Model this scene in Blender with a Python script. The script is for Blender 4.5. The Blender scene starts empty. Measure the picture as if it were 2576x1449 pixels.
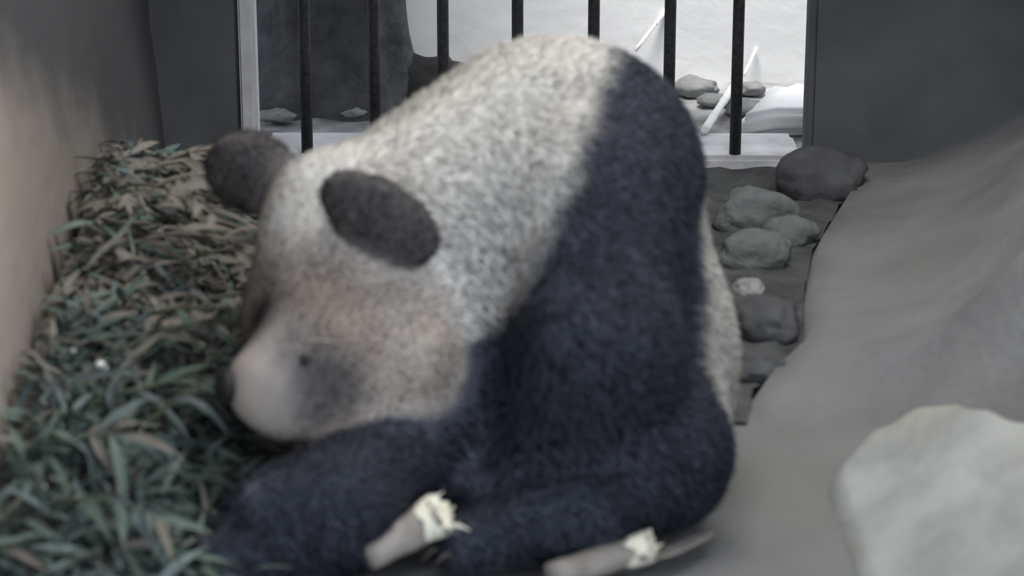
import bpy, bmesh, math, random
import numpy as np
from mathutils import Vector, Matrix, noise

random.seed(7)
rng = np.random.default_rng(7)
S = bpy.context.scene
COL = S.collection

# ------------------------------------------------------------------ camera
PITCH = math.radians(18.0)
CAM_H = 1.80
FPX = 6440.0                      # focal length in pixels of a 2576 px wide frame
cam_d = bpy.data.cameras.new('camera')
cam_d.sensor_width = 36.0
cam_d.lens = FPX / 2576.0 * 36.0
cam_d.clip_start = 0.05
cam_d.clip_end = 200
cam_d.dof.use_dof = True
cam_d.dof.focus_distance = 7.0
cam_d.dof.aperture_fstop = 2.7
cam = bpy.data.objects.new('camera', cam_d)
COL.objects.link(cam)
cam.location = (0, 0, CAM_H)
cam.rotation_euler = (math.radians(90) - PITCH, 0, 0)
S.camera = cam

# ------------------------------------------------------------------ world, sun, lights, exposure
S.view_settings.view_transform = 'Standard'
S.view_settings.look = 'None'
S.view_settings.gamma = 1.0
S.view_settings.use_curve_mapping = False
S.view_settings.exposure = 0.0

w = bpy.data.worlds.new('overcast_sky')
S.world = w
w.use_nodes = True
bg = w.node_tree.nodes['Background']
bg.inputs['Color'].default_value = (0.80, 0.88, 1.0, 1)
bg.inputs['Strength'].default_value = 2.15

sun_d = bpy.data.lights.new('sun', 'SUN')
sun_d.energy = 11.5
sun_d.angle = math.radians(24)
sun_d.color = (1.0, 0.98, 0.95)
sun = bpy.data.objects.new('sun', sun_d)
COL.objects.link(sun)
sun.rotation_euler = Vector((0.12, 0.42, -1.25)).to_track_quat('-Z', 'Y').to_euler()

sky_d = bpy.data.lights.new('skylight', 'AREA')     # daylight panel in the roof above the animal
sky_d.shape = 'RECTANGLE'
sky_d.size = 1.9
sky_d.size_y = 1.0
sky_d.energy = 80
sky_d.color = (1.0, 0.985, 0.96)
skl = bpy.data.objects.new('skylight', sky_d)
COL.objects.link(skl)
skl.location = (0.75, 4.72, 2.55)
skl.rotation_euler = (0, 0, 0)

# ------------------------------------------------------------------ geometry helpers
CP, SP = math.cos(PITCH), math.sin(PITCH)


def P(px, py, depth):
    """point seen at (px,py) at a given distance along the optical axis"""
    x = (px - 1288.0) / FPX * depth
    yd = (py - 724.5) / FPX * depth
    return Vector((x, depth * CP - yd * SP, CAM_H - depth * SP - yd * CP))


def at_y(px, py, Y):
    a = (py - 724.5) / FPX
    return P(px, py, Y / (CP - a * SP))


def at_z(px, py, z):
    a = (py - 724.5) / FPX
    return P(px, py, (CAM_H - z) / (SP + a * CP))


def link(name, me, mat=None, parent=None):
    o = bpy.data.objects.new(name, me)
    COL.objects.link(o)
    if mat is not None and me is not None and len(me.materials) == 0:
        me.materials.append(mat)
    if parent is not None:
        o.parent = parent
    return o


def empty(name, loc, label, cat, group=None):
    o = bpy.data.objects.new(name, None)
    COL.objects.link(o)
    o.location = loc
    o.empty_display_size = 0.05
    tag(o, label, cat, group)
    return o


def tag(o, label, cat, group=None, kind=None):
    o['label'] = label
    o['category'] = cat
    if group:
        o['group'] = group
    if kind:
        o['kind'] = kind
    return o


def structure(o, label, cat):
    o['kind'] = 'structure'
    o['label'] = label
    o['category'] = cat
    return o


def mesh_from(verts, faces, name, smooth=True):
    me = bpy.data.meshes.new(name)
    me.from_pydata([tuple(v) for v in verts], [], faces)
    me.update()
    if smooth:
        me.polygons.foreach_set('use_smooth', [True] * len(me.polygons))
    return me


def bm_mesh(bm, name, smooth=False):
    me = bpy.data.meshes.new(name)
    bm.normal_update()
    bm.to_mesh(me)
    bm.free()
    if smooth:
        me.polygons.foreach_set('use_smooth', [True] * len(me.polygons))
    return me


def add_box(bm, lo, hi, bevel=0.0):
    r = bmesh.ops.create_cube(bm, size=1.0)
    c = [(lo[i] + hi[i]) / 2 for i in range(3)]
    s = [hi[i] - lo[i] for i in range(3)]
    for v in r['verts']:
        v.co = Vector((c[0] + v.co.x * s[0], c[1] + v.co.y * s[1], c[2] + v.co.z * s[2]))
    if bevel > 0:
        es = list({e for v in r['verts'] for e in v.link_edges})
        bmesh.ops.bevel(bm, geom=es, offset=bevel, segments=2, affect='EDGES')


def tube(points, radii, n=10, cap=True, wob=0.0, seed=0):
    """tapered tube along a polyline"""
    pts = [Vector(p) for p in points]
    verts, faces = [], []
    ref = Vector((0.31, 0.17, 0.93)).normalized()
    rr = random.Random(seed)
    for i, p in enumerate(pts):
        a = pts[max(0, i - 1)]
        b = pts[min(len(pts) - 1, i + 1)]
        t = (b - a).normalized()
        u = t.cross(ref)
        if u.length < 1e-4:
            u = t.cross(Vector((1, 0, 0)))
        u.normalize()
        v = t.cross(u).normalized()
        for k in range(n):
            an = 2 * math.pi * k / n
            r = radii[i] * (1 + wob * (rr.random() - .5))
            verts.append(p + u * math.cos(an) * r + v * math.sin(an) * r)
    for i in range(len(pts) - 1):
        for k in range(n):
            k2 = (k + 1) % n
            faces.append((i * n + k, i * n + k2, (i + 1) * n + k2, (i + 1) * n + k))
    if cap:
        faces.append(tuple(reversed(range(n))))
        faces.append(tuple((len(pts) - 1) * n + k for k in range(n)))
    return verts, faces


def rock_mesh(name, size, seed, sub=4, rough=0.35, freq=1.6, flat=0.0):
    bm = bmesh.new()
    bmesh.ops.create_icosphere(bm, subdivisions=sub, radius=1.0)
    off = Vector((seed * 7.13, seed * 3.7, seed * 1.9))
    for v in bm.verts:
        d = v.co.normalized()
        h = noise.fractal(d * freq + off, 1.0, 2.0, 4)
        c = noise.cell(d * freq * 1.3 + off) * 0.08
        r = 1.0 + rough * h + c
        q = d * r
        if flat and q.z > flat:
            q.z = flat + (q.z - flat) * 0.25
        v.co = Vector((q.x * size[0], q.y * size[1], q.z * size[2]))
    return bm_mesh(bm, name, True)


# ------------------------------------------------------------------ materials
def mat_base(name):
    m = bpy.data.materials.new(name)
    m.use_nodes = True
    nt = m.node_tree
    b = nt.nodes['Principled BSDF']
    return m, nt, b


def mat_noise(name, c1, c2, scale=6.0, rough=0.85, bump=0.15, bump_scale=None, detail=8, spec=0.25, c3=None, s3=1.5, lo=.3, hi=.7, dist=0.02):
    m, nt, b = mat_base(name)
    N = nt.nodes
    L = nt.links
    tc = N.new('ShaderNodeTexCoord')
    n1 = N.new('ShaderNodeTexNoise')
    n1.inputs['Scale'].default_value = scale
    n1.inputs['Detail'].default_value = detail
    L.new(tc.outputs['Object'], n1.inputs['Vector'])
    r = N.new('ShaderNodeValToRGB')
    r.color_ramp.elements[0].position = lo
    r.color_ramp.elements[1].position = hi
    r.color_ramp.elements[0].color = (*c1, 1)
    r.color_ramp.elements[1].color = (*c2, 1)
    L.new(n1.outputs['Fac'], r.inputs['Fac'])
    out = r.outputs['Color']
    if c3 is not None:
        n3 = N.new('ShaderNodeTexNoise')
        n3.inputs['Scale'].default_value = s3
        n3.inputs['Detail'].default_value = 4
        L.new(tc.outputs['Object'], n3.inputs['Vector'])
        r3 = N.new('ShaderNodeValToRGB')
        r3.color_ramp.elements[0].position = .45
        r3.color_ramp.elements[1].position = .65
        L.new(n3.outputs['Fac'], r3.inputs['Fac'])
        mx = N.new('ShaderNodeMixRGB')
        mx.inputs['Color2'].default_value = (*c3, 1)
        L.new(r3.outputs['Color'], mx.inputs['Fac'])
        L.new(out, mx.inputs['Color1'])
        out = mx.outputs['Color']
    L.new(out, b.inputs['Base Color'])
    b.inputs['Roughness'].default_value = rough
    b.inputs['Specular IOR Level'].default_value = spec
    if bump > 0:
        nb = N.new('ShaderNodeTexNoise')
        nb.inputs['Scale'].default_value = bump_scale or scale * 5
        nb.inputs['Detail'].default_value = 6
        L.new(tc.outputs['Object'], nb.inputs['Vector'])
        bp = N.new('ShaderNodeBump')
        bp.inputs['Strength'].default_value = bump
        bp.inputs['Distance'].default_value = dist
        L.new(nb.outputs['Fac'], bp.inputs['Height'])
        L.new(bp.outputs['Normal'], b.inputs['Normal'])
    return m


M = {}
M['floor'] = mat_noise('floor_concrete', (.118, .120, .124), (.188, .190, .194), 3.6, .92, .3, 30, c3=(.148, .146, .138), s3=1.3)
M['bank'] = mat_noise('bank_concrete', (.105, .109, .117), (.165, .17, .18), 3.2, .92, .35, 22, c3=(.13, .127, .127), s3=1.1)
M['boulder'] = mat_noise('pale_boulder', (.23, .24, .235), (.32, .33, .32), 7, .9, .3, 30, c3=(.28, .27, .235), s3=2.5)
M['dark_wall'] = mat_noise('dark_wall_paint', (.078, .082, .09), (.115, .12, .13), 4, .85, .12, 30)
M['brown_wall'] = mat_noise('brown_wall_painted_shade', (.26, .22, .19), (.36, .315, .275), 2.6, .95, .3, 18, c3=(.22, .19, .165), s3=1.3)
_nt = M['brown_wall'].node_tree           # shade painted in: brown turns dark towards the top and back
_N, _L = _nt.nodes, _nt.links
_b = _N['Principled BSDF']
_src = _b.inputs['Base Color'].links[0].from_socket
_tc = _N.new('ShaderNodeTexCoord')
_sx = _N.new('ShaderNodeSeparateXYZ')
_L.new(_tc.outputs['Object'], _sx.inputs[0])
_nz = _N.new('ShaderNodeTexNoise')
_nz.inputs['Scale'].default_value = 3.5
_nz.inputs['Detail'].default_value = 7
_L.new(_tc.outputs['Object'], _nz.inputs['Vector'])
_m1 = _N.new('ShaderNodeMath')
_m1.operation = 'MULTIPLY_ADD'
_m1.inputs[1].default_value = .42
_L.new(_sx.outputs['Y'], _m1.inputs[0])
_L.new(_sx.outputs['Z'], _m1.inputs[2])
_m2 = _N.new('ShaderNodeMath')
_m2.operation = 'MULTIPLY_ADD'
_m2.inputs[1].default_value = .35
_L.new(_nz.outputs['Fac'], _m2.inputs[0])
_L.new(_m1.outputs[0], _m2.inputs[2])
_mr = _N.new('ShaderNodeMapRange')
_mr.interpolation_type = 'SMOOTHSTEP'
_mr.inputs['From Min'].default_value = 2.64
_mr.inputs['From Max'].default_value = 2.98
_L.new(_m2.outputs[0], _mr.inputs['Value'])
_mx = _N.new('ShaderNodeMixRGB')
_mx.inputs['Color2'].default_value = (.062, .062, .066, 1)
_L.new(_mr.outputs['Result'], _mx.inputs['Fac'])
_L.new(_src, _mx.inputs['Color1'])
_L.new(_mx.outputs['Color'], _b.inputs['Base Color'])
M['ceiling'] = mat_noise('ceiling_board', (.30, .30, .30), (.36, .36, .36), 3, .9, 0.0)
M['trim'] = mat_noise('pale_door_trim', (.46, .46, .48), (.60, .60, .62), 14, .7, .1, 60)
M['bar'] = mat_noise('dark_bar_paint', (.016, .017, .019), (.045, .045, .047), 60, .6, .2, 90)
M['ground'] = mat_noise('outdoor_concrete', (.22, .22, .22), (.42, .42, .42), 9, .9, .4, 30, c3=(.15, .15, .15), s3=5)
M['ledge'] = mat_noise('threshold_concrete', (.42, .42, .43), (.60, .60, .61), 12, .9, .3, 40)
M['white_wall'] = mat_noise('whitewashed_wall', (.76, .77, .78), (.86, .86, .86), 3, .85, .1, 20)
M['trunk'] = mat_noise('dark_bark', (.06, .061, .066), (.125, .125, .132), 12, .95, .6, 30)
M['dark_rock'] = mat_noise('dark_rock', (.022, .023, .023), (.06, .06, .06), 8, .9, .4, 30)
M['white_stone'] = mat_noise('white_slab_stone', (.80, .80, .80), (.88, .88, .88), 10, .8, .15, 30)
M['grey_stone'] = mat_noise('grey_stone', (.16, .165, .165), (.30, .30, .30), 12, .9, .4, 40)
M['moss_stone'] = mat_noise('mossy_stone', (.10, .106, .108), (.18, .187, .19), 14, .95, .5, 40, c3=(.085, .095, .088), s3=9)
M['grim_stone'] = mat_noise('dark_grey_stone', (.045, .046, .05), (.085, .087, .092), 9, .95, .3, 30)
M['gap_shade'] = mat_noise('gap_shade_dark', (.035, .036, .038), (.085, .088, .088), 11, 1.0, .6, 40)
M['pale_bamboo'] = mat_noise('bleached_bamboo', (.80, .80, .78), (.90, .90, .88), 20, .5, .05)
M['soil'] = mat_noise('dark_soil', (.10, .096, .084), (.18, .17, .15), 9, 1.0, .7, 30)
M['leaf_green'] = mat_noise('green_leaf', (.080, .118, .095), (.145, .192, .158), 8, .6, .05, c3=(.055, .075, .070), s3=4)
M['leaf_blue'] = mat_noise('blue_green_leaf', (.075, .102, .102), (.15, .19, .19), 8, .55, .05)
M['leaf_dry'] = mat_noise('dry_leaf', (.14, .128, .11), (.22, .203, .178), 8, .8, .05)
M['stem_green'] = mat_noise('green_stem', (.07, .085, .055), (.13, .145, .10), 10, .6, .05)
M['stem_dry'] = mat_noise('dry_stem', (.20, .175, .145), (.34, .31, .26), 10, .8, .1)
M['pale_chip'] = mat_noise('pale_bamboo_chip', (.80, .82, .80), (.90, .90, .88), 30, .35, .05, spec=.6)
M['sheath'] = mat_noise('bamboo_sheath', (.22, .195, .175), (.34, .31, .285), 24, .75, .2, 60)
M['pith'] = mat_noise('bamboo_pith', (.72, .69, .54), (.88, .86, .74), 30, .6, .3, 80)
M['nose'] = mat_noise('nose_skin', (.012, .012, .014), (.03, .03, .032), 40, .45, .3, 120)
M['claw'] = mat_noise('claw_horn', (.06, .055, .05), (.11, .10, .09), 40, .4, .0)
m, nt, b = mat_base('eye_glass')
b.inputs['Base Color'].default_value = (.01, .008, .007, 1)
b.inputs['Roughness'].default_value = .15
M['eye'] = m


def fur_mat(name, trans=0.0):
    m, nt, b = mat_base(name)
    a = nt.nodes.new('ShaderNodeAttribute')
    a.attribute_name = 'Col'
    nt.links.new(a.outputs['Color'], b.inputs['Base Color'])
    b.inputs['Roughness'].default_value = .85
    b.inputs['Specular IOR Level'].default_value = .12
    if trans > 0:
        tr = nt.nodes.new('ShaderNodeBsdfTranslucent')
        nt.links.new(a.outputs['Color'], tr.inputs['Color'])
        mx = nt.nodes.new('ShaderNodeMixShader')
        mx.inputs['Fac'].default_value = trans
        nt.links.new(b.outputs['BSDF'], mx.inputs[1])
        nt.links.new(tr.outputs['BSDF'], mx.inputs[2])
        nt.links.new(mx.outputs['Shader'], nt.nodes['Material Output'].inputs['Surface'])
    return m


M['fur'] = fur_mat('panda_fur')
M['strand'] = fur_mat('panda_fur_strand', .45)

# ------------------------------------------------------------------ the setting
# floor inside
nx, ny = 90, 110
V = []
for j in range(ny + 1):
    Y = -3.0 + 9.56 * j / ny
    for i in range(nx + 1):
        X = -3.0 + 6.4 * i / nx
        z = 0.012 * noise.fractal(Vector((X * 2.2, Y * 2.2, .3)), 1.0, 2.0, 3) - 0.012
        V.append((X, Y, z))
F = [(j * (nx + 1) + i, j * (nx + 1) + i + 1, (j + 1) * (nx + 1) + i + 1, (j + 1) * (nx + 1) + i) for j in range(ny) for i in range(nx)]
o = link('floor', mesh_from(V, F, 'floor'), M['floor'])
structure(o, 'grey concrete floor of the panda enclosure', 'floor')

# the coved concrete bank on the right that turns from floor into wall
def foot_x(Y):
    if Y > 4.7:
        return float(np.interp(Y, [4.7, 4.83, 5.117, 5.44, 5.8, 6.27, 6.5], [.45, .47, .605, .64, .70, .84, .88]))
    return .45 + (4.7 - Y) ** 1.3 * .55


prof = []
for k in range(15):
    t = k / 14
    prof.append((.80 * t ** .85, .06 * t + .70 * t ** 2.3))
prof.insert(1, (.03, .0015))
prof += [(.86, 1.0), (.90, 1.5), (.93, 2.0), (.95, 2.6)]
V, F = [], []
nyb = 70
for j in range(nyb + 1):
    Y = 2.2 + (6.50 - 2.2) * j / nyb
    for (d, h) in prof:
        lf = min(1, max(0, (Y - 4.72) / .18))
        lf = lf * lf * (3 - 2 * lf)
        lip = .035 * lf * min(1, d / .03)
        sm_ = min(1, d / .45)
        sm_ = sm_ * sm_ * (3 - 2 * sm_)
        sb = min(1, d / .15)
        steep = 1 - .35 * min(1, max(0, (Y - 4.9) / 1.4)) * (1 if h < 1 else 0)
        h = min(h * steep, 1.0) if h < 1 else h
        h = h * (sm_ + (1 - sm_) * lf) - .022 * (1 - lf) * (1 - sb) ** 2
        X = foot_x(Y) + d * (1.0 + .25 * max(0, 4.9 - Y))
        n3 = noise.fractal(Vector((X * 2.6, Y * 2.6, h * 2.6)), 1.0, 2.0, 4)
        V.append((X + .025 * n3 * min(1, h * 4), Y, h + lip + .022 * n3 * min(1, d * 6) - .03 * lf * (d == 0)))
q = len(prof)
for j in range(nyb):
    for i in range(q - 1):
        F.append((j * q + i, j * q + i + 1, (j + 1) * q + i + 1, (j + 1) * q + i))
o = link('wall_right', mesh_from(V, F, 'wall_right'), M['floor'])
structure(o, 'coved grey concrete bank rising to the right wall', 'wall')

# left wall
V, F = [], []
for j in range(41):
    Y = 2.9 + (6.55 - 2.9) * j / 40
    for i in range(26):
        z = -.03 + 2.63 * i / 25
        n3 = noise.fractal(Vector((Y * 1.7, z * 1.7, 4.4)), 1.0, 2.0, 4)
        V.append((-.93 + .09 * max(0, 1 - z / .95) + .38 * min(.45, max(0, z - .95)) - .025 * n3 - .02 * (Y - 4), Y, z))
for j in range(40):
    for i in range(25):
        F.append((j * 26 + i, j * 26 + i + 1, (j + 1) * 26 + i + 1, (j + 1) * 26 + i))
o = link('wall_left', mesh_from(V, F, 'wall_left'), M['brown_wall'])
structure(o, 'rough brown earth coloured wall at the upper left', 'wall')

YB = 6.54
xl0 = at_y(462, 150, YB).x
xl1 = at_y(602, 150, YB).x
xl2 = at_y(638, 150, YB).x
xr = at_y(2036, 170, YB).x
bm = bmesh.new()
add_box(bm, (-1.6, YB, 0), (xl1, YB + .12, 2.6), .01)
add_box(bm, (xr, YB - .02, -.02), (3.2, YB + .12, 2.6), .015)
add_box(bm, (xl1 - .01, YB + .005, 2.2), (xr + .01, YB + .115, 2.6))
o = link('wall_back', bm_mesh(bm, 'wall_back'), M['dark_wall'])
structure(o, 'dark back wall around the barred opening', 'wall')
bm = bmesh.new()
add_box(bm, (xl1, YB - .012, 0), (xl2, YB + .12, 2.2), .006)
o = link('trim_1', bm_mesh(bm, 'trim_1'), M['trim'])
structure(o, 'pale upright door trim at the left of the barred opening', 'trim')

bm = bmesh.new()
add_box(bm, (-1.6, 1.6, 2.6), (3.2, 6.66, 2.72))
add_box(bm, (-3.0, 6.66, 2.6), (-.35, 7.9, 2.72))  # unseen eave added to shade the left of the yard wall
o = link('ceiling', bm_mesh(bm, 'ceiling'), M['ceiling'])
structure(o, 'flat roof over the panda enclosure, with an unseen eave added to shade the yard', 'ceiling')

bm = bmesh.new()
add_box(bm, (-1.2, 5.72, 1.38), (2.4, 6.53, 2.6), .02)  # unseen block added to keep the skylight off the back
o = link('shade_block', bm_mesh(bm, 'shade_block'), M['dark_wall'])
structure(o, 'added unseen shade block above the barred opening', 'light_blocker')

# outdoors behind the bars
V, F = [], []
for j in range(31):
    Y = 6.56 + 2.4 * j / 30
    for i in range(81):
        X = -3 + 6.5 * i / 80
        z = -.01 + .012 * noise.fractal(Vector((X * 6, Y * 6, 1.1)), 1.0, 2.0, 4)
        V.append((X, Y, z))
F = [(j * 81 + i, j * 81 + i + 1, (j + 1) * 81 + i + 1, (j + 1) * 81 + i) for j in range(30) for i in range(80)]
o = link('floor_yard', mesh_from(V, F, 'floor_yard'), M['ground'])
structure(o, 'pale rubble strewn yard behind the bars', 'ground')
bm = bmesh.new()
add_box(bm, (xl2 + .005, 6.58, -.03), (xr - .005, 6.84, .03), .012)
for v in bm.verts:
    v.co.z += .008 * noise.noise(v.co * 9)
o = link('trim_2', bm_mesh(bm, 'trim_2'), M['ledge'])
structure(o, 'grey concrete threshold under the bars', 'trim')
yw0 = at_z(1700, 208, 0).y
bm = bmesh.new()
add_box(bm, (-3, yw0 + .05, -.05), (3.5, yw0 + .22, 2.4))
for v in bm.verts:
    v.co.y += .03 * (v.co.x - .45)
o = link('wall_yard', bm_mesh(bm, 'wall_yard'), M['white_wall'])
structure(o, 'whitewashed wall across the yard behind the bars', 'wall')

# ------------------------------------------------------------------ barred gate
gate = empty('barred_gate', (0.08, YB + .07, 0), 'gate of dark upright round bars in the bright opening behind the panda', 'gate')
me = None
bars_px = [765, 940, 1114, 1302, 1494, 1686, 1858]
for k, bx in enumerate(bars_px):
    if me is None:
        v, f = tube([(0, 0, .0), (0, 0, .3), (0, 0, .6), (0, 0, 1.0), (0, 0, 2.2)], [.0155] * 5, 12)
        me = mesh_from(v, f, 'bar')
        me.materials.append(M['bar'])
    b_ = link('bar', me, None, gate)
    p = at_y(bx, 60, YB + .07)
    b_.location = (p.x - gate.location.x, 0, 0.028)
bm = bmesh.new()
add_box(bm, (xl2 - .08, -.02, 1.15), (xr - .08, .02, 1.19), .004)
link('cross_rail', bm_mesh(bm, 'cross_rail'), M['bar'], gate)

# ------------------------------------------------------------------ yard things
def trunk():
    root = empty('tree_trunk', (at_z(812, 285, 0).x, at_z(835, 285, 0).y + .12, 0), 'thick dark tree trunk behind the left bars', 'tree trunk')
    n, rows = 40, 34
    V, F = [], []
    for j in range(rows):
        z = -.03 + 2.4 * (j / (rows - 1)) ** 1.8
        for i in range(n):
            a = 2 * math.pi * i / n
            d = Vector((math.cos(a), math.sin(a), 0))
            r = .236 + .045 * math.exp(-z / .12) * (1 + .4 * math.sin(5 * a))
            r *= 1 + .10 * noise.fractal(Vector((d.x * 2.2, d.y * 2.2, z * 1.2 + 3)), 1.0, 2.0, 4) + .03 * math.sin(13 * a + z * 3)
            V.append((d.x * r, d.y * r * .6, z))
    for j in range(rows - 1):
        for i in range(n):
            i2 = (i + 1) % n
            F.append((j * n + i, j * n + i2, (j + 1) * n + i2, (j + 1) * n + i))
    link('bark', mesh_from(V, F, 'bark'), M['trunk'], root)
    return root


trunk()
p = at_z(1065, 262, 0)
o = link('rock', rock_mesh('rock', (.17, .10, .135), 3, 4, .18), M['dark_rock'])
o.location = (p.x, p.y + .04, .005)
tag(o, 'dark rock at the foot of the tree trunk behind the bars', 'rock')

# white slab stone
c = at_z(1965, 300, 0)
bm = bmesh.new()
add_box(bm, (-.20, -.16, -.02), (.16, .17, .055), .02)
bmesh.ops.subdivide_edges(bm, edges=bm.edges[:], cuts=3, use_grid_fill=True)
for v in bm.verts:
    v.co += .022 * noise.noise_vector(v.co * 8)
    if v.co.x < 0:
        v.co.x += (v.co.y + .16) * .38 * (-v.co.x / .2)
o = link('stone_slab', bm_mesh(bm, 'stone_slab', True), M['white_stone'])
o.location = (c.x + .065, c.y, .005)
tag(o, 'bright white stone slab in the yard beside the dark right wall', 'stone')

# bleached bamboo pole on the ground, and two sticks against the wall
def pole(p0, p1, r, name, label, cat, mat, group=None):
    p0, p1 = Vector(p0), Vector(p1)
    root = empty(name, p0, label, cat, group)
    n = 5
    pts, rad = [], []
    for k in range(n):
        t = k / (n - 1)
        pts.append((p1 - p0) * t)
        rad.append(r * (1 + .06 * math.sin(k * 2.1)))
    v, f = tube(pts, rad, 12)
    link('culm', mesh_from(v, f, 'culm'), mat, root)
    d = (p1 - p0)
    for t in (.3, .68):
        v, f = tube([d * t - d.normalized() * .005, d * t, d * t + d.normalized() * .005], [r * 1.0, r * 1.18, r * 1.0], 12)
        link('node_ring', mesh_from(v, f, 'node_ring'), mat, root)
    return root


a_ = at_z(1772, 328, .045)
b_ = at_z(1842, 222, .045)
pole(a_, b_, .0115, 'bamboo_pole', 'short bleached bamboo pole lying on the yard ground beside the rightmost bar', 'pole', M['pale_bamboo'])
a_ = at_y(1598, 128, yw0 - .02)
b_ = at_y(1676, 25, yw0 + .05)
pole(a_, b_, .006, 'stick', 'thin white stick leaning on the yard wall left of the second bar from the right', 'stick', M['pale_bamboo'])
a_ = at_y(1872, 190, yw0 - .03)
b_ = at_y(1903, 120, yw0 + .05)
pole(a_, b_, .0045, 'stick', 'thin white stick leaning on the yard wall right of the rightmost bar', 'stick', M['pale_bamboo'])

yard_stones = [((1745, 232), .05, 'flat grey stone in the yard left of the bleached pole'),
               ((1795, 262), .035, 'small grey stone in the yard touching the bleached pole'),
               ((1885, 232), .036, 'small pale grey stone in the yard right of the rightmost bar'),
               ((1880, 285), .045, 'dark grey stone in the yard between rightmost bar and white slab'),
               ((700, 300), .035, 'small grey stone in the yard left of the leftmost bar'),
               ((890, 290), .03, 'small grey stone in the yard below the tree trunk')]
for k, ((px, py), r, lb) in enumerate(yard_stones):
    p = at_z(px, py, 0)
    o = link('yard_stone', rock_mesh('yard_stone', (r * 1.4, r, r * .6), 20 + k, 3, .3), M['grey_stone'])
    o.location = (p.x, p.y, r * .3)
    tag(o, lb, 'stone', 'stones lying in the yard behind the bars')

# ------------------------------------------------------------------ pale boulder in the right foreground
def boulder():
    nxx, nyy = 70, 60
    V, F = [], []
    x0 = at_z(2082, 1200, .02).x
    crest = [at_z(px, py, .15) for px, py in ((2050, 1060), (2130, 985), (2200, 945), (2300, 945), (2385, 974), (2425, 1020), (2500, 1043), (2576, 1060), (2700, 1075))]
    crest_x = [c_.x for c_ in crest]
    crest_y = [c_.y for c_ in crest]
    for j in range(nyy + 1):
        v = j / nyy
        for i in range(nxx + 1):
            u = i / nxx
            # plan: from front (v=0) to the far crest (v=1)
            X = x0 + u * .75
            yback = float(np.interp(X, crest_x, crest_y)) + .02 * noise.noise(Vector((u * 14, 2.2, 0)))
            Y = 3.2 + (yback - 3.2) * v
            e = min(1, u / .42)
            e0 = min(1, u / .035)
            edge = .22 * e0 * e0 * (3 - 2 * e0) + .78 * e * e * (3 - 2 * e)
            ev = min(1, (1 - v) / .07)
            back = math.sqrt(max(0, 1 - (1 - ev) ** 2))
            z = (.12 + .068 * v) * edge * back + .018 * noise.fractal(Vector((X * 5, Y * 5, 9.1)), 1.0, 2.0, 4) * edge - .012
            V.append((X, Y, z))
    q = nxx + 1
    for j in range(nyy):
        for i in range(nxx):
            F.append((j * q + i, j * q + i + 1, (j + 1) * q + i + 1, (j + 1) * q + i))
    # skirt down to below the floor
    n0 = len(V)
    rim = [i for i in range(q)] + [j * q + nxx for j in range(1, nyy + 1)] + [nyy * q + i for i in range(nxx - 1, -1, -1)] + [j * q for j in range(nyy - 1, 0, -1)]
    for r in rim:
        V.append((V[r][0], V[r][1], -.06))
    m_ = len(rim)
    for k in range(m_):
        F.append((rim[k], n0 + k, n0 + (k + 1) % m_, rim[(k + 1) % m_]))
    o = link('boulder', mesh_from(V, F, 'boulder'), M['boulder'])
    tag(o, 'broad pale low boulder with uneven crest in the right foreground', 'boulder')


boulder()

# dark sheet painted as the shade in the gutter between the panda and the bank
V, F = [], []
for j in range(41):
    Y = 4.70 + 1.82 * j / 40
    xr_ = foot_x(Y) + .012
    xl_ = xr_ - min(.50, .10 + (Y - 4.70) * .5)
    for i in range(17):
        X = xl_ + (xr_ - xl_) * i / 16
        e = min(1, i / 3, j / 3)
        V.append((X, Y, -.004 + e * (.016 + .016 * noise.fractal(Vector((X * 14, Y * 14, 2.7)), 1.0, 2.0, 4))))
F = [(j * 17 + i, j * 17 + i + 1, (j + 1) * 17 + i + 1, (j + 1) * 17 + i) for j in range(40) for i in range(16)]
o = link('gap_shade', mesh_from(V, F, 'gap_shade'), M['gap_shade'])
tag(o, 'dark sheet painted as shade in the gap between panda and concrete bank', 'gap_shade', kind='stuff')

# mossy stones between the panda and the bank
ms = [((1905, 545), (.10, .08, .075), 'rounded mossy stone behind the panda just below the threshold'),
      ((1900, 640), (.085, .07, .06), 'mossy grey stone in the middle of the row behind the panda'),
      ((1925, 815), (.075, .08, .06), 'large dark mossy stone at the foot of the bank behind the panda'),
      ((1900, 930), (.06, .055, .045), 'lowest dark stone in the gap between panda and bank'),
      ((1985, 590), (.07, .07, .045), 'mossy stone lying against the bank below the dark wall'),
      ((2062, 452), (.12, .10, .085), 'dark rounded rock at the foot of the dark right wall'),
      ((1885, 728), (.035, .035, .03), 'small pale stone tucked beside the back of the panda')]
for k, ((px, py), sz, lb) in enumerate(ms):
    p = at_z(px, py, sz[2] * .5)
    mt = M['grim_stone'] if k in (2, 3, 5) else (M['grey_stone'] if k == 6 else M['moss_stone'])
    o = link('stone', rock_mesh('stone', sz, 40 + k, 4, .12 if k == 5 else .2, 1.2), mt)
    o.location = (p.x, p.y, sz[2] * .45)
    tag(o, lb, 'stone', 'stones along the foot of the bank')

# ------------------------------------------------------------------ the panda (one implicit surface)
D0 = 4.5
SC = D0 / FPX            # metres per pixel at the panda


def Q(u, v, w_):
    return np.array(P(u, v, D0 - w_ * SC))


def inv(pts):
    """world points -> (pixel u, pixel v, nearness w in the same unit)"""
    d = pts - np.array([0, 0, CAM_H])
    dep = d[:, 1] * CP - d[:, 2] * SP
    up = d[:, 1] * SP + d[:, 2] * CP
    return 1288 + d[:, 0] / dep * FPX, 724.5 - up / dep * FPX, (D0 - dep) / SC


CAM_R = np.array([1, 0, 0.])
CAM_U = np.array([0, SP, CP])
CAM_N = np.array([0, -CP, SP])       # towards the camera


def cv(x, y, z):
    """direction: x right, y up, z towards the viewer"""
    a = x * CAM_R + y * CAM_U + z * CAM_N
    return a / np.linalg.norm(a)


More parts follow.
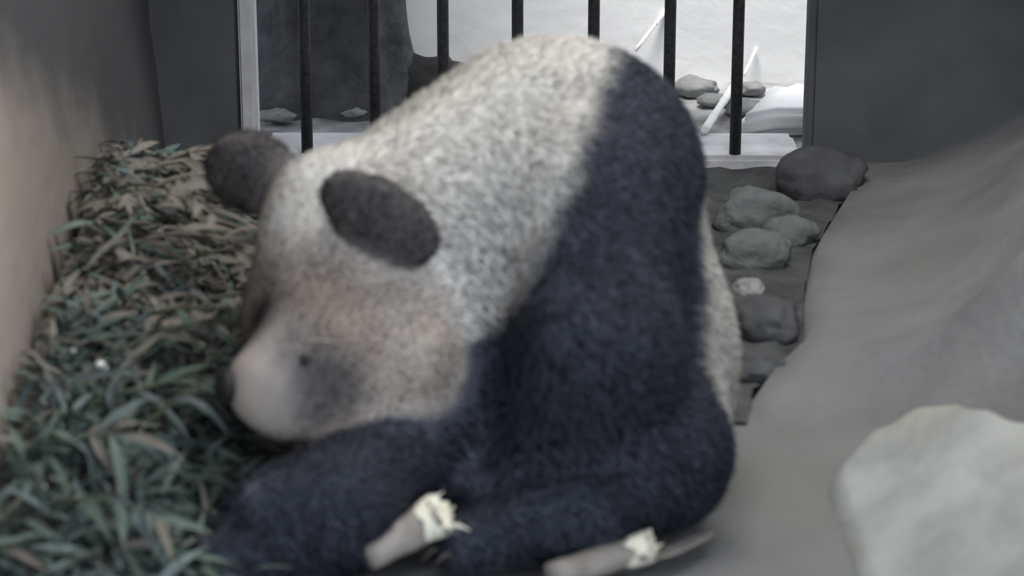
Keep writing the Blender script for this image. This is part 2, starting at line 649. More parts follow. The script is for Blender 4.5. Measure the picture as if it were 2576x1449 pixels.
E_ = cv(330, -120, 290)
F_ = cv(-335, -215, 290)
F_ = F_ - E_ * (F_ @ E_)
F_ /= np.linalg.norm(F_)
U_ = -np.cross(E_, F_)
if U_[2] < 0:
    U_ = -U_


def sd_ell(p, c, axes, r):
    d = p - c
    q = np.stack([d @ axes[i] for i in range(3)], 1)
    r = np.array(r)
    k0 = np.linalg.norm(q / r, axis=1)
    k1 = np.linalg.norm(q / (r * r), axis=1) + 1e-9
    return k0 * (k0 - 1) / k1


def sd_cone(p, a, b, r1, r2):
    pa = p - a
    ba = b - a
    h = np.clip(pa @ ba / (ba @ ba), 0, 1)
    return np.linalg.norm(pa - h[:, None] * ba, axis=1) - (r1 + (r2 - r1) * h)


def smin(a, b, k):
    h = np.clip(.5 + .5 * (b - a) / k, 0, 1)
    return b + (a - b) * h - k * h * (1 - h)


VIEW = (CAM_R, CAM_U, CAM_N)
HEAD = (E_, U_, F_)


def cone(u1, v1, w1, r1, u2, v2, w2, r2):
    a, b = Q(u1, v1, w1), Q(u2, v2, w2)
    return lambda p: sd_cone(p, a, b, r1 * SC, r2 * SC)


def conew(a, b, r1, r2):
    a, b = np.array(a), np.array(b)
    return lambda p: sd_cone(p, a, b, r1, r2)


def ell(u, v, w_, axes, r):
    c = Q(u, v, w_)
    rr = [x * SC for x in r]
    return lambda p: sd_ell(p, c, axes, rr)


head_prims = [
    (ell(895, 735, 20, HEAD, (245, 225, 240)), .03),
    (ell(845, 492, -40, VIEW, (140, 122, 150)), .05),
    (ell(792, 605, 0, VIEW, (142, 165, 150)), .05),                # brow on the far side              # crown between the ears
    (cone(800, 865, 160, 150, 676, 968, 245, 104), .05),           # muzzle
    (cone(830, 985, 170, 120, 735, 1020, 225, 92), .04),           # lower jaw
    (ell(990, 905, 120, VIEW, (155, 160, 150)), .05),             # near cheek
    (ell(745, 800, -60, VIEW, (140, 160, 150)), .05),              # far cheek
]
neck_prims = [
    (cone(985, 600, -40, 255, 1330, 425, -310, 318), .08),
    (cone(1100, 740, -20, 190, 1330, 560, -170, 240), .06),
]
ear_prims = [
    (ell(955, 548, 238, (cv(.84, -.55, .1), cv(.50, .80, .2), cv(-.15, -.2, 1)), (165, 92, 52)), .02),
    (ell(632, 430, -110, (cv(.93, -.25, .2), cv(.25, .93, 0), cv(-.2, 0, 1)), (130, 102, 52)), .02),
    (cone(660, 450, -110, 62, 740, 520, -80, 70), .04),            # root of the far ear
]
paw_n = np.array(at_z(1335, 1262, .085))
paw_f = np.array(at_z(650, 1405, .075))
elb_f = np.array(at_z(850, 1285, .13))
body_prims = [
    (ell(1452, 425, -300, VIEW, (296, 312, 310)), .08),             # shoulders
    (cone(1458, 470, -300, 298, 1475, 980, -160, 322), .08),        # trunk
    (ell(1482, 900, -330, VIEW, (386, 410, 370)), .08),            # rump and back
    (ell(1600, 1125, 0, VIEW, (238, 215, 230)), .06),              # near thigh
    (cone(1640, 1180, 30, 150, 1560, 1235, 110, 110), .05),        # hind leg
    (conew(at_z(1480, 1285, .085), at_z(1170, 1372, .048), .085, .050), .03),      # hind foot
    (cone(1470, 520, -60, 225, 1495, 900, 170, 185), .07),         # near upper arm
    (conew(Q(1500, 900, 170), paw_n + np.array([.02, .05, .06]), 185 * SC, .088), .06),
    (conew(paw_n + np.array([.02, .04, .02]), paw_n + np.array([-.06, -.0, -.005]), .088, .07), .03),
    (cone(1180, 880, -110, 235, 1120, 1130, -150, 260), .08),      # chest and belly
    (conew(Q(1130, 980, -130), elb_f, 165 * SC, .095), .05),        # far upper arm
    (conew(elb_f, paw_f + np.array([.03, .05, .05]), .095, .085), .05),
    (conew(paw_f + np.array([.03, .05, .01]), paw_f + np.array([-.05, -.02, -.01]), .09, .07), .03),
    (conew(Q(1120, 1150, -200), np.array(at_z(1010, 1125, .13)), .16, .115), .06),   # far hind leg
]


def group_sdf(prims, p, start=None):
    d = start
    for f, k in prims:
        v = f(p)
        d = v if d is None else smin(d, v, k)
    return d


def panda_sdf(p):
    h = group_sdf(head_prims, p)
    n = group_sdf(neck_prims, p)
    b = group_sdf(body_prims, p)
    d = smin(n, b, .08)
    d = smin(h, d, .035)
    e = group_sdf(ear_prims, p)
    d = smin(d, e, .018)
    # little relief of muscle and matted coat
    d = np.maximum(d, -(p[:, 2] - .004))
    return d


VS = .0105
lo = np.array([-.66, 3.62, -.03])
hi = np.array([.62, 5.30, 1.0])
n3 = np.ceil((hi - lo) / VS).astype(int)
gx, gy, gz = [lo[i] + VS * np.arange(n3[i]) for i in range(3)]
G = np.empty((len(gx), len(gy), len(gz)), np.float32)
YY, ZZ = np.meshgrid(gy, gz, indexing='ij')
for i, x in enumerate(gx):
    pts = np.stack([np.full(YY.size, x), YY.ravel(), ZZ.ravel()], 1)
    G[i] = panda_sdf(pts).reshape(YY.shape)


def surface_nets(G, lo, vs):
    ins = G < 0
    c = [G[a:G.shape[0] - 1 + a, b:G.shape[1] - 1 + b, d:G.shape[2] - 1 + d] for a in (0, 1) for b in (0, 1) for d in (0, 1)]
    cnt = sum((q < 0).astype(np.int8) for q in c)
    act = (cnt > 0) & (cnt < 8)
    idx = np.full(act.shape, -1, np.int64)
    ii = np.argwhere(act)
    idx[act] = np.arange(len(ii))
    cvals = np.stack([q[act] for q in c], 1)
    corner = np.array([(a, b, d) for a in (0, 1) for b in (0, 1) for d in (0, 1)], float)
    edges = [(i, j) for i in range(8) for j in range(i + 1, 8) if np.abs(corner[i] - corner[j]).sum() == 1]
    acc = np.zeros((len(ii), 3))
    num = np.zeros(len(ii))
    for i, j in edges:
        a, b = cvals[:, i], cvals[:, j]
        x = (a < 0) != (b < 0)
        t = np.where(x, a / np.where(x, a - b, 1), 0)
        pt = corner[i] + t[:, None] * (corner[j] - corner[i])
        acc += pt * x[:, None]
        num += x
    verts = lo + vs * (ii + acc / num[:, None])
    quads = []
    for ax in range(3):
        o1, o2 = [k for k in range(3) if k != ax]
        sl0 = [slice(None)] * 3
        sl1 = [slice(None)] * 3
        sl0[ax] = slice(0, -1)
        sl1[ax] = slice(1, None)
        A, B = ins[tuple(sl0)], ins[tuple(sl1)]
        ed = np.argwhere(A != B)
        ok = (ed[:, o1] > 0) & (ed[:, o2] > 0) & (ed[:, o1] < G.shape[o1] - 1) & (ed[:, o2] < G.shape[o2] - 1)
        ed = ed[ok]
        flip = A[tuple(ed.T)]
        e1 = np.zeros(3, int)
        e2 = np.zeros(3, int)
        e1[o1] = 1
        e2[o2] = 1
        q = np.stack([idx[tuple((ed - e1 - e2).T)], idx[tuple((ed - e2).T)], idx[tuple(ed.T)], idx[tuple((ed - e1).T)]], 1)
        if ax == 1:
            flip = ~flip
        q[~flip] = q[~flip][:, ::-1]
        quads.append(q)
    return verts, np.concatenate(quads)


pv, pf = surface_nets(G, lo, VS)


def sstep(a, b, x):
    t = np.clip((x - a) / (b - a), 0, 1)
    return t * t * (3 - 2 * t)


def vnoise(p, f, seed=0.0):
    """cheap smooth value noise from sines"""
    r = np.random.default_rng(int(seed * 10) + 3)
    s = np.zeros(len(p))
    for k in range(7):
        d = r.normal(size=3)
        d /= np.linalg.norm(d)
        s += np.sin((p @ d) * f * (1 + .5 * k) + r.uniform(0, 6.3)) / (1 + .4 * k)
    return s / 3.0


eye_n = Q(772, 905, 270)
patch_n = Q(812, 935, 250)
eye_f = Q(648, 858, 130)


def coat_colour(p):
    u, v, w_ = inv(p)
    hs = group_sdf(head_prims, p)
    es = group_sdf(ear_prims, p)
    jit = 16 * vnoise(p, 45, 1) + 10 * vnoise(p, 110, 2)
    ub = np.interp(v, [60, 130, 350, 600, 760, 860, 900, 1300], [1535, 1520, 1480, 1395, 1330, 1195, 1120, 900])
    black = sstep(-42, 42, u + .08 * w_ - ub + jit)
    # anything below the jaw line is black, unless it is head
    headw = 1 - sstep(.006, .03, hs)
    low = sstep(830, 900, v + .5 * jit - (u - 1150) * -.15)
    notneck = np.maximum(black, low)
    # far side: arms behind the head are black too
    black = notneck * (1 - headw * (1 - sstep(1160, 1220, u)))
    # white flank and back behind the shoulder band
    wb = np.interp(v, [300, 420, 480, 520, 800, 1000, 1120, 1160], [-700, -430, -280, -180, -40, 40, -20, -400])
    back = (1 - sstep(-40, 40, w_ - wb + jit)) * sstep(1300, 1420, u) * (1 - sstep(1090, 1150, v + jit))
    black = black * (1 - back)
    # ears
    black = np.maximum(black, 1 - sstep(.004, .012, es))
    # eye patches: slanted ovals
    patch = np.zeros(len(p))
    for c, sgn in ((patch_n, 1), (eye_f, -1)):
        d = p - c
        a = d @ (E_ * sgn)
        bb = d @ U_
        long_ = (a * .62 - bb * .78)
        short = (a * .78 + bb * .62)
        q = np.sqrt((long_ / .105) ** 2 + (short / .058) ** 2 + ((d @ F_) / .11) ** 2)
        pk = .96 * (1 - sstep(.45, 1.3, q + .10 * vnoise(p, 90, 3)))
        patch = np.maximum(patch, pk)
        black = np.maximum(black, pk)
    # mouth line under the muzzle
    white = np.array([.85, .84, .81])
    dirty = np.array([.60, .53, .47])
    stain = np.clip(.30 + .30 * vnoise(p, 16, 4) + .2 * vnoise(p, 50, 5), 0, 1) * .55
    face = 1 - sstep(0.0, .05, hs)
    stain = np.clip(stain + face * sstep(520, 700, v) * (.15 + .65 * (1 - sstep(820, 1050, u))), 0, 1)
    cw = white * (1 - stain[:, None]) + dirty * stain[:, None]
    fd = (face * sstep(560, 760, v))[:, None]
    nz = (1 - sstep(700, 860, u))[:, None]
    tint = np.array([.66, .605, .565]) * (1 - nz) + np.array([.65, .65, .66]) * nz  # brownish face fur, with the shade on the face painted in as well
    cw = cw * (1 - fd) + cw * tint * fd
    ck = np.array([.092, .102, .130]) * (1 + .18 * vnoise(p, 30, 6))[:, None]  # black lifted to stand in for the haze over it
    earb = np.maximum(1 - sstep(.004, .02, es), patch)[:, None]
    ck = ck * (1 - earb) + np.array([.118, .108, .110]) * earb
    k = black[:, None]
    return cw * (1 - k) + ck * k, black


# relax the net a little and build the body mesh
me = bpy.data.meshes.new('body')
me.from_pydata(pv.tolist(), [], pf.tolist())
me.update()
bm = bmesh.new()
bm.from_mesh(me)
bmesh.ops.recalc_face_normals(bm, faces=bm.faces[:])
for _ in range(3):
    bmesh.ops.smooth_vert(bm, verts=bm.verts[:], factor=.5, use_axis_x=True, use_axis_y=True, use_axis_z=True)
bm.to_mesh(me)
bm.free()
me.update()
me.polygons.foreach_set('use_smooth', [True] * len(me.polygons))
nv = len(me.vertices)
co = np.empty(nv * 3)
me.vertices.foreach_get('co', co)
co = co.reshape(-1, 3)
no = np.empty(nv * 3, np.float32)
me.vertex_normals.foreach_get('vector', no)
no = no.reshape(-1, 3).astype(float)
rgb, blk = coat_colour(co)
at = me.color_attributes.new('Col', 'FLOAT_COLOR', 'POINT')
at.data.foreach_set('color', np.concatenate([rgb, np.ones((nv, 1))], 1).ravel().astype(np.float32))

panda_base = Vector((.10, 4.35, 0))
panda = empty('giant_panda', panda_base, 'black and white giant panda sitting hunched with lowered head, facing left', 'panda')
body = link('body', me, M['fur'], panda)
body.location = -panda_base
body['label'] = 'continuous furry body, white head and back, black shoulders, legs and ears'

# fur: tapered strands rooted on the coat
NS = 430000
tri = np.concatenate([pf[:, [0, 1, 2]], pf[:, [0, 2, 3]]])
a, b, c = co[tri[:, 0]], co[tri[:, 1]], co[tri[:, 2]]
ar = np.linalg.norm(np.cross(b - a, c - a), axis=1)
cen = (a + b + c) / 3
hd = group_sdf(head_prims, cen)
wgt = ar * np.where(hd < .02, 1.7, 1.0) * (cen[:, 2] > .03)
pick = rng.choice(len(tri), NS, p=wgt / wgt.sum())
r1, r2 = rng.random(NS), rng.random(NS)
fl = r1 + r2 > 1
r1[fl], r2[fl] = 1 - r1[fl], 1 - r2[fl]
t_ = tri[pick]
root = co[t_[:, 0]] * (1 - r1 - r2)[:, None] + co[t_[:, 1]] * r1[:, None] + co[t_[:, 2]] * r2[:, None]
nrm = no[t_[:, 0]] * (1 - r1 - r2)[:, None] + no[t_[:, 1]] * r1[:, None] + no[t_[:, 2]] * r2[:, None]
nrm /= np.linalg.norm(nrm, axis=1)[:, None] + 1e-9
crgb, cblk = coat_colour(root)
hs = group_sdf(head_prims, root)
es = group_sdf(ear_prims, root)
onhead = 1 - sstep(.01, .06, hs)
flow = -F_[None, :] * onhead[:, None] + (1 - onhead)[:, None] * np.array([.45, .35, -.75])[None, :]
tan = flow - nrm * np.sum(flow * nrm, 1)[:, None]
tan /= np.linalg.norm(tan, axis=1)[:, None] + 1e-6
clump = np.stack([vnoise(root, 60, 11), vnoise(root, 60, 12), vnoise(root, 60, 13)], 1) * .08
rnd = rng.normal(size=(NS, 3)) * .20 + clump
nose_w = Q(585, 965, 300)
dn = np.linalg.norm(root - nose_w, axis=1)
L_ = np.where(es < .01, .014, .022) * (1 - .55 * onhead) * np.clip(dn / .16, .25, 1) * rng.uniform(.6, 1.25, NS)
dir1 = nrm * .50 + tan * .85 + rnd
dir1 /= np.linalg.norm(dir1, axis=1)[:, None]
dir2 = nrm * .18 + tan * 1.0 + rnd * 1.2
dir2 /= np.linalg.norm(dir2, axis=1)[:, None]
side = np.cross(dir1, rng.normal(size=(NS, 3)))
side /= np.linalg.norm(side, axis=1)[:, None] + 1e-9
wd = (.00062 * rng.uniform(.7, 1.3, NS))[:, None]
p0 = root - nrm * .002
p1 = p0 + dir1 * (L_ * .55)[:, None]
p2 = p1 + dir2 * (L_ * .45)[:, None]
p1[:, 2] = np.maximum(p1[:, 2], .004)
p2[:, 2] = np.maximum(p2[:, 2], .004)
FV = np.stack([p0 - side * wd, p0 + side * wd, p1 + side * wd * .75, p1 - side * wd * .75, p2], 1).reshape(-1, 3)
fm = bpy.data.meshes.new('fur')
fm.vertices.add(NS * 5)
fm.vertices.foreach_set('co', FV.ravel().astype(np.float32))
base = (np.arange(NS) * 5)[:, None]
lv = (base + np.array([[0, 1, 2, 3, 3, 2, 4]])).ravel()
fm.loops.add(NS * 7)
fm.loops.foreach_set('vertex_index', lv.astype(np.int32))
fm.polygons.add(NS * 2)
ls = (np.arange(NS) * 7)[:, None] + np.array([[0, 4]])
fm.polygons.foreach_set('loop_start', ls.ravel().astype(np.int32))
fm.update(calc_edges=True)
fm.validate()
fm.polygons.foreach_set('use_smooth', np.ones(NS * 2, bool))
jit = rng.uniform(.93, 1.07, NS)[:, None]
fc = np.repeat(np.concatenate([crgb * jit, np.ones((NS, 1))], 1), 5, axis=0)
at = fm.color_attributes.new('Col', 'FLOAT_COLOR', 'POINT')
at.data.foreach_set('color', fc.ravel().astype(np.float32))
nn = np.repeat(nrm, 5, axis=0)
fm.normals_split_custom_set_from_vertices(nn.astype(np.float32).tolist())
fur = link('fur', fm, M['strand'], panda)
fur.location = -panda_base
fur['kind'] = 'stuff'


def rel(p):
    return Vector(p) - panda_base


def oriented_ell(name, c, axes, r, mat, label=None, shape=None):
    bm = bmesh.new()
    bmesh.ops.create_uvsphere(bm, u_segments=28, v_segments=18, radius=1.0)
    for v in bm.verts:
        q = v.co.copy()
        if shape:
            q = shape(q)
        v.co = Vector(axes[0] * (q.x * r[0]) + axes[1] * (q.y * r[1]) + axes[2] * (q.z * r[2]))
    o = link(name, bm_mesh(bm, name, True), mat, panda)
    o.location = rel(c)
    if label:
        o['label'] = label
    return o


# nose pad: broad on top, notched below, on the front of the muzzle
def nose_shape(q):
    x = q.x * (1 + .25 * q.y)
    y = q.y - .15 * abs(q.x) * (q.y < 0)
    dent = .22 * math.exp(-((abs(q.x) - .45) ** 2 + (q.y + .1) ** 2) / .04)
    return Vector((x, y, q.z - dent * (q.z > 0)))


def surf(c, d):
    """march from c along d until the coat surface is met"""
    p = np.array(c, float)
    for _ in range(400):
        if panda_sdf(p[None, :])[0] > 0:
            break
        p += np.array(d) * .002
    return p


mz = Q(676, 968, 245)
ND = cv(-.93, -.02, .36)
NU = U_ - ND * (U_ @ ND)
NU /= np.linalg.norm(NU)
NE = np.cross(NU, ND)
np_ = surf(mz, ND)
oriented_ell('nose', np_ + ND * .003, (NE, NU, ND), (.036, .034, .018), M['nose'], 'dark bare nose pad', nose_shape)
for c in (eye_n, eye_f):
    pp = surf(np.array(c) - CAM_N * .16, CAM_N)
    oriented_ell('eye', pp - CAM_N * .001, (E_, U_, F_), (.010, .009, .009), M['eye'])
# mouth: a dark soft line that runs along the lower muzzle
mp = []
for t in np.linspace(-1, 1, 15):
    c = Q(705, 1000, 225)
    d = F_ * .9 * (1 - .9 * abs(t)) + E_ * t - U_ * .62
    d /= np.linalg.norm(d)
    mp.append(surf(c, d) + d * .001 - np.array(panda_base))
v, f = tube([Vector(x) for x in mp], [.002 + .0032 * (1 - abs(t)) for t in np.linspace(-1, 1, 15)], 8)
o = link('mouth', mesh_from(v, f, 'mouth'), M['nose'], panda)
# claws of both fore paws
for pw, dx in ((paw_n, np.array([-.8, -.55, 0])), (paw_f, np.array([-.8, -.6, 0]))):
    dx = dx / np.linalg.norm(dx)
    sd = np.cross(dx, [0, 0, 1.])
    for k in range(5):
        s0 = pw + sd * (.028 * (k - 2)) + np.array([-.02, 0, -.035])
        pp = surf(s0, dx)
        q0 = Vector(pp - dx * .012) - panda_base
        q1 = Vector(pp + dx * .014 + np.array([0, 0, .004])) - panda_base
        q2 = Vector(pp + dx * .034 + np.array([0, 0, -.012])) - panda_base
        q2.z = max(q2.z, .008)
        v, f = tube([q0, q1, q2], [.0065, .005, .0012], 8)
        link('claw', mesh_from(v, f, 'claw'), M['claw'], panda)

# ------------------------------------------------------------------ cut bamboo in front of the panda
def bamboo_piece(p0, p1, r0, r1, label, seed, splint=None):
    p0, p1 = Vector(p0), Vector(p1)
    root = empty('bamboo_shoot', (p0.x, p0.y, 0), label, 'bamboo', 'cut bamboo shoots in front of the panda')
    rr = random.Random(seed)
    ax = (p1 - p0).normalized()
    ref = Vector((0, 0, 1))
    u = ax.cross(ref).normalized()
    v = u.cross(ax).normalized()
    n = 18
    V, F = [], []
    rows = 9
    L = (p1 - p0).length
    toward = Vector((.35, -.8, .5)).normalized()       # the oblique break faces this way
    for j in range(rows):
        t = j / (rows - 1)
        for k in range(n):
            an = 2 * math.pi * k / n
            d = u * math.cos(an) + v * math.sin(an)
            r = r0 + (r1 - r0) * t
            r *= 1 + .05 * math.sin(3 * an + seed) + .04 * math.sin(t * 17)
            off = 0
            if j == rows - 1:
                off = -.9 * r * d.dot(toward) + rr.uniform(-.006, .010)
            V.append(p0 + ax * (L * t + off) + d * r)
    for j in range(rows - 1):
        for k in range(n):
            F.append((j * n + k, j * n + (k + 1) % n, (j + 1) * n + (k + 1) % n, (j + 1) * n + k))
    F.append(tuple(reversed(range(n))))
    o0 = Vector(root.location)
    o = link('sheath', mesh_from([q - o0 for q in V], F, 'sheath'), M['sheath'], root)
    # pale broken end
    ring = V[(rows - 1) * n:]
    cen = sum(ring, Vector()) / n
    V2 = [q - o0 for q in ring]
    for k, q in enumerate(ring):
        V2.append(cen + (q - cen) * .55 + ax * (.004 + rr.uniform(-.004, .006)) - o0)
    V2.append(cen + ax * .002 - o0)
    F2 = [(k, (k + 1) % n, n + (k + 1) % n, n + k) for k in range(n)] + [(n + k, n + (k + 1) % n, 2 * n) for k in range(n)]
    o = link('broken_end', mesh_from(V2, F2, 'broken_end', False), M['pith'], root)
    o['label'] = 'pale yellow broken end'
    # peeled band of pith just behind the break
    V3, F3 = [], []
    for j, t in enumerate((.70, .80, .90, .985)):
        for k in range(n):
            an = 2 * math.pi * k / n
            d = u * math.cos(an) + v * math.sin(an)
            r = (r0 + (r1 - r0) * t) * (1.035 + .03 * rr.random())
            off = -.9 * r * d.dot(toward) * (t - .70) / .3 + (rr.uniform(-.015, .015) if j == 0 else 0)
            V3.append(p0 + ax * (L * t + off) + d * r - o0)
    for j in range(3):
        for k in range(n):
            F3.append((j * n + k, j * n + (k + 1) % n, (j + 1) * n + (k + 1) % n, (j + 1) * n + k))
    link('peeled_band', mesh_from(V3, F3, 'peeled_band'), M['pith'], root)
    for k in range(7):
        q = ring[rr.randrange(n)]
        d = (ax + Vector((rr.uniform(-.4, .4), rr.uniform(-.4, .4), rr.uniform(-.2, .4)))).normalized()
        vv, ff = tube([q - ax * .01 - o0, q + d * .008 - o0, q + d * rr.uniform(.012, .022) - o0], [.003, .002, .0004], 6)
        link('splinter', mesh_from(vv, ff, 'splinter'), M['pith'], root)
    if splint:
        pts = [Vector(s) - o0 for s in splint]
        vv, ff = tube(pts, [.004, .0028, .0012], 7)
        link('splinter', mesh_from(vv, ff, 'splinter'), M['pith'], root)
    return root


e1 = at_z(1108, 1292, .125)
bamboo_piece(at_z(925, 1405, .085), e1, .021, .036, 'short thick bamboo shoot with a broad pale broken end, left of the other shoot', 3,
             (at_z(1140, 1322, .10), at_z(1165, 1326, .095), at_z(1183, 1336, .09)))
bamboo_piece(at_z(1385, 1452, .028), at_z(1640, 1372, .034), .023, .028, 'long bamboo shoot with a ragged end lying on the floor at the bottom edge', 8)
# peeled strip beside the second shoot
pts = [at_z(1640, 1412, .012), at_z(1690, 1398, .013), at_z(1740, 1375, .014), at_z(1795, 1352, .012)]
V, F = [], []
for k, p in enumerate(pts):
    wd_ = [.016, .022, .021, .006][k]
    for s_ in (-1, 0, 1):
        V.append(p + Vector((0, .8 * wd_ * s_, .010 * abs(s_) + .002)))
for k in range(3):
    for s_ in range(2):
        F.append((k * 3 + s_, (k + 1) * 3 + s_, (k + 1) * 3 + s_ + 1, k * 3 + s_ + 1))
me = mesh_from(V, F, 'bamboo_sheath_strip')
o = link('bamboo_sheath_strip', me, M['sheath'])
sm = o.modifiers.new('solid', 'SOLIDIFY')
sm.thickness = .004
tag(o, 'curled grey bamboo sheath strip on the floor beside the long shoot', 'bamboo strip')

# ------------------------------------------------------------------ heap of bamboo leaves on the left
def heap_z(X, Y):
    a = math.exp(-(((X + .86) / .36) ** 2 + ((Y - 5.1) / .75) ** 2)) * .40
    b_ = math.exp(-(((X + .80) / .34) ** 2 + ((Y - 4.1) / .55) ** 2)) * .17
    return a + b_ - .02


V, F = [], []
nxh, nyh = 44, 70
for j in range(nyh + 1):
    Y = 3.2 + 3.1 * j / nyh
    for i in range(nxh + 1):
        X = -.86 + .68 * i / nxh
        V.append((X, Y, heap_z(X, Y) - .012 + .03 * noise.fractal(Vector((X * 6, Y * 6, 5.5)), 1.0, 2.0, 4) * min(1, heap_z(X, Y) * 12 + .2)))
F = [(j * (nxh + 1) + i, j * (nxh + 1) + i + 1, (j + 1) * (nxh + 1) + i + 1, (j + 1) * (nxh + 1) + i) for j in range(nyh) for i in range(nxh)]
o = link('earth_mound', mesh_from(V, F, 'earth_mound'), M['soil'])
tag(o, 'dark earth mound under the bamboo leaves at the left', 'ground', kind='stuff')


def leaf_geo(L, W, droop, fold):
    pts = []
    prof = [(0, .10), (.18, .75), (.42, 1.0), (.70, .72), (1.0, .0)]
    V, F = [], []
    for (t, k) in prof:
        z = -droop * t * t * L
        V += [(t * L, -W * k * .5, z + fold * W * k), (t * L, 0, z), (t * L, W * k * .5, z + fold * W * k)]
    for j in range(4):
        for s in range(2):
            F.append((j * 3 + s, (j + 1) * 3 + s, (j + 1) * 3 + s + 1, j * 3 + s + 1))
    return V, F


LEAF = {}
for mk in ('leaf_green', 'leaf_blue', 'leaf_dry'):
    LEAF[mk] = []
    for q in range(3):
        v, f = leaf_geo([.10, .13, .085][q], [.017, .021, .015][q], [.25, .45, .15][q], .18)
        me = mesh_from(v, f, 'leaf')
        me.materials.append(M[mk])
        LEAF[mk].append(me)

rl = random.Random(21)


def pick_leaf(Y, z):
    dry = .70 if Y > 4.45 else (.25 if Y > 4.15 else .06)
    if rl.random() < dry:
        return 'leaf_dry'
    return 'leaf_blue' if rl.random() < (.32 if Y < 4.2 else .25) else 'leaf_green'


# countless small leaves on the mound, one mesh per colour
stuff = {k: ([], []) for k in LEAF}
for _ in range(5200):
    Y = rl.uniform(3.55, 5.95)
    X = rl.uniform(-.83, -.36)
    hz = heap_z(X, Y)
    if hz < .0 and rl.random() < .55:
        continue
    if X > -.45 and rl.random() < .6:
        continue
    mk = pick_leaf(Y, hz)
    v, f = leaf_geo(rl.uniform(.05, .12), rl.uniform(.009, .019), rl.uniform(.1, .6), .15)
    R = Matrix.Rotation(rl.uniform(0, 6.28), 4, 'Z') @ Matrix.Rotation(rl.uniform(-.9, .35) * (.45 if Y > 4.7 else 1), 4, 'Y') @ Matrix.Rotation(rl.uniform(-.8, .8), 4, 'X')
    base_p = Vector((X, Y, max(hz, 0) + rl.uniform(.0, .05)))
    VV, FF = stuff[mk]
    n0 = len(VV)
    for q in v:
        p = R @ Vector(q) + base_p
        p.z = max(p.z, .004)
        VV.append(p)
    FF += [tuple(n0 + i for i in ff) for ff in f]
lab = {'leaf_green': 'scattered green bamboo leaves covering the mound at the left',
       'leaf_blue': 'scattered blue-green bamboo leaves covering the mound at the left',
       'leaf_dry': 'scattered dry tan bamboo leaves covering the mound at the left'}
for mk, (VV, FF) in stuff.items():
    o = link({'leaf_green': 'green_leaf_litter', 'leaf_blue': 'blue_green_leaf_litter', 'leaf_dry': 'dry_leaf_litter'}[mk], mesh_from(VV, FF, 'leaf_litter'), M[mk])
    tag(o, lab[mk], 'leaves', kind='stuff')


def branch(base_p, heading, length, rise, bend, dry, label, group, nleaf=13):
    root = empty('bamboo_branch', base_p, label, 'bamboo branch', group)
    n = 9
    pts = []
    h = Vector((math.cos(heading), math.sin(heading), 0))
    for k in range(n):
        t = k / (n - 1)
        z = rise * length * (t - bend * t * t)
        pts.append(h * (length * t) + Vector((0, 0, max(z, -base_p.z + .006))))
    v, f = tube(pts, [.0055 * (1 - .75 * k / (n - 1)) for k in range(n)], 7)
    link('stem', mesh_from(v, f, 'stem'), M['stem_dry' if dry else 'stem_green'], root)
    for k in range(nleaf):
        t = .25 + .75 * (k + rl.random()) / nleaf
        i = min(n - 2, int(t * (n - 1)))
        fr = t * (n - 1) - i
        p = pts[i] * (1 - fr) + pts[i + 1] * fr
        Yw = base_p.y + p.y
        mk = 'leaf_dry' if dry and rl.random() < .8 else pick_leaf(Yw, 0)
        o = bpy.data.objects.new('leaf', rl.choice(LEAF[mk]))
        COL.objects.link(o)
        o.parent = root
        o.location = p
        o.rotation_euler = (rl.uniform(-.7, .7), rl.uniform(-.5, .55), heading + (1 if k % 2 else -1) * rl.uniform(.3, 1.0))
        s = rl.uniform(.8, 1.3)
        o.scale = (s, s, s)
    return root


GB = 'leafy bamboo branches heaped beside the panda'
LG = 'leafy green bamboo branch in the heap along the left edge'
LD = 'dry tan bamboo branch arching in the heap left of the far ear'
LU = 'leafy bamboo branch poking up in front of the face of the panda'
specs = []
for k in range(9):
    Y = 3.75 + .13 * k
    X = rl.uniform(-.84, -.62)
    specs.append((X, Y, rl.uniform(-.5, .9), rl.uniform(.28, .42) * (.62 if Y < 4.1 else 1), rl.uniform(.25, .6), rl.uniform(.5, 1.0), False, LG))
for k in range(7):
    Y = 4.75 + .12 * k
    X = rl.uniform(-.86, -.72)
    specs.append((X, Y, rl.uniform(-.9, .2), rl.uniform(.26, .40), rl.uniform(.5, .9), rl.uniform(.8, 1.2), True, LD))
for k in range(4):
    Y = 4.10 + .09 * k
    specs.append((-.66 + .02 * k, Y, rl.uniform(-.3, .3), .24, rl.uniform(.7, 1.2), .5, k % 2 == 1, LU))
for (X, Y, hd_, ln, rs, bd, dry, lb) in specs:
    branch(Vector((X, Y, max(heap_z(X, Y), 0) + .012)), hd_, ln, rs, bd, dry, lb, GB)

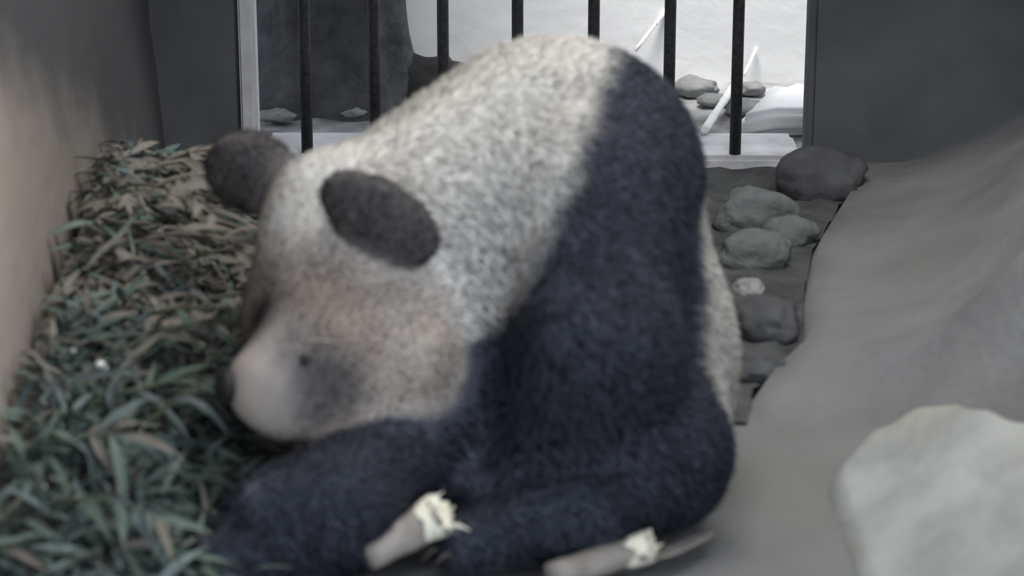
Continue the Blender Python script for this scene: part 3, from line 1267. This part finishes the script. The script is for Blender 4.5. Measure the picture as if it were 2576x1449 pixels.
# pale bits in the leaves
def chip(px, py, r, label, rot):
    bm = bmesh.new()
    bmesh.ops.create_icosphere(bm, subdivisions=2, radius=1.0)
    for v in bm.verts:
        q = v.co * (1 + .15 * noise.noise(v.co * 2 + Vector((px, py, 0))))
        v.co = Vector((q.x * r[0], q.y * r[1], q.z * r[2]))
    o = link('bamboo_chip', bm_mesh(bm, 'bamboo_chip', True), M['pale_chip'])
    # stand on the mound: march along the view ray to its surface
    best = None
    for k in range(400):
        d = 3.6 + k * .006
        p = P(px, py, d)
        if p.z <= max(heap_z(p.x, p.y), 0) + .05:
            best = p
            break
    o.location = best
    o.rotation_euler = (0, .5, rot)
    tag(o, label, 'bamboo chip', 'pale chips in the leaf heap')


chip(256, 920, (.013, .009, .008), 'brightest round white chip lying in the green leaves', .3)
chip(186, 881, (.007, .005, .005), 'small dull white chip left of the brightest chip', 1.0)
chip(256, 1144, (.014, .005, .004), 'slim pale chip low in the green leaves below the brightest chip', -1.0)
chip(106, 1222, (.008, .006, .005), 'faint pale chip in the dark green leaves at the left edge', .2)

# thin twigs
def twig(pts, r, name, label, mat):
    o0 = Vector(pts[0])
    v, f = tube([Vector(p) - o0 for p in pts], [r] * (len(pts) - 1) + [r * .4], 7)
    o = link(name, mesh_from(v, f, name), mat)
    o.location = o0
    tag(o, label, 'twig')


tp = []
for px, py in ((722, 853), (775, 855), (830, 858), (892, 866)):
    o0 = P(px, py, 4.1)
    dr = (o0 - Vector((0, 0, CAM_H))).normalized()
    p = np.array(o0)
    for _ in range(400):
        if panda_sdf(p[None, :])[0] < .013:
            break
        p = p + np.array(dr) * .002
    tp.append(Vector(p))
twig(tp, .0026, 'twig', 'thin pale twig lying across the face of the panda above its eye', M['sheath'])
tp = [at_z(120, 1318, .10), at_z(240, 1330, .10), at_z(300, 1341, .09), at_z(372, 1362, .075)]
twig(tp, .003, 'twig', 'long pale twig lying low across the leaves at the bottom left', M['stem_dry'])
tp = [at_z(255, 1030, .14), at_z(264, 1055, .13), at_z(272, 1080, .12)]
twig(tp, .0025, 'twig', 'short upright twig in the leaves above the slim pale chip', M['stem_dry'])
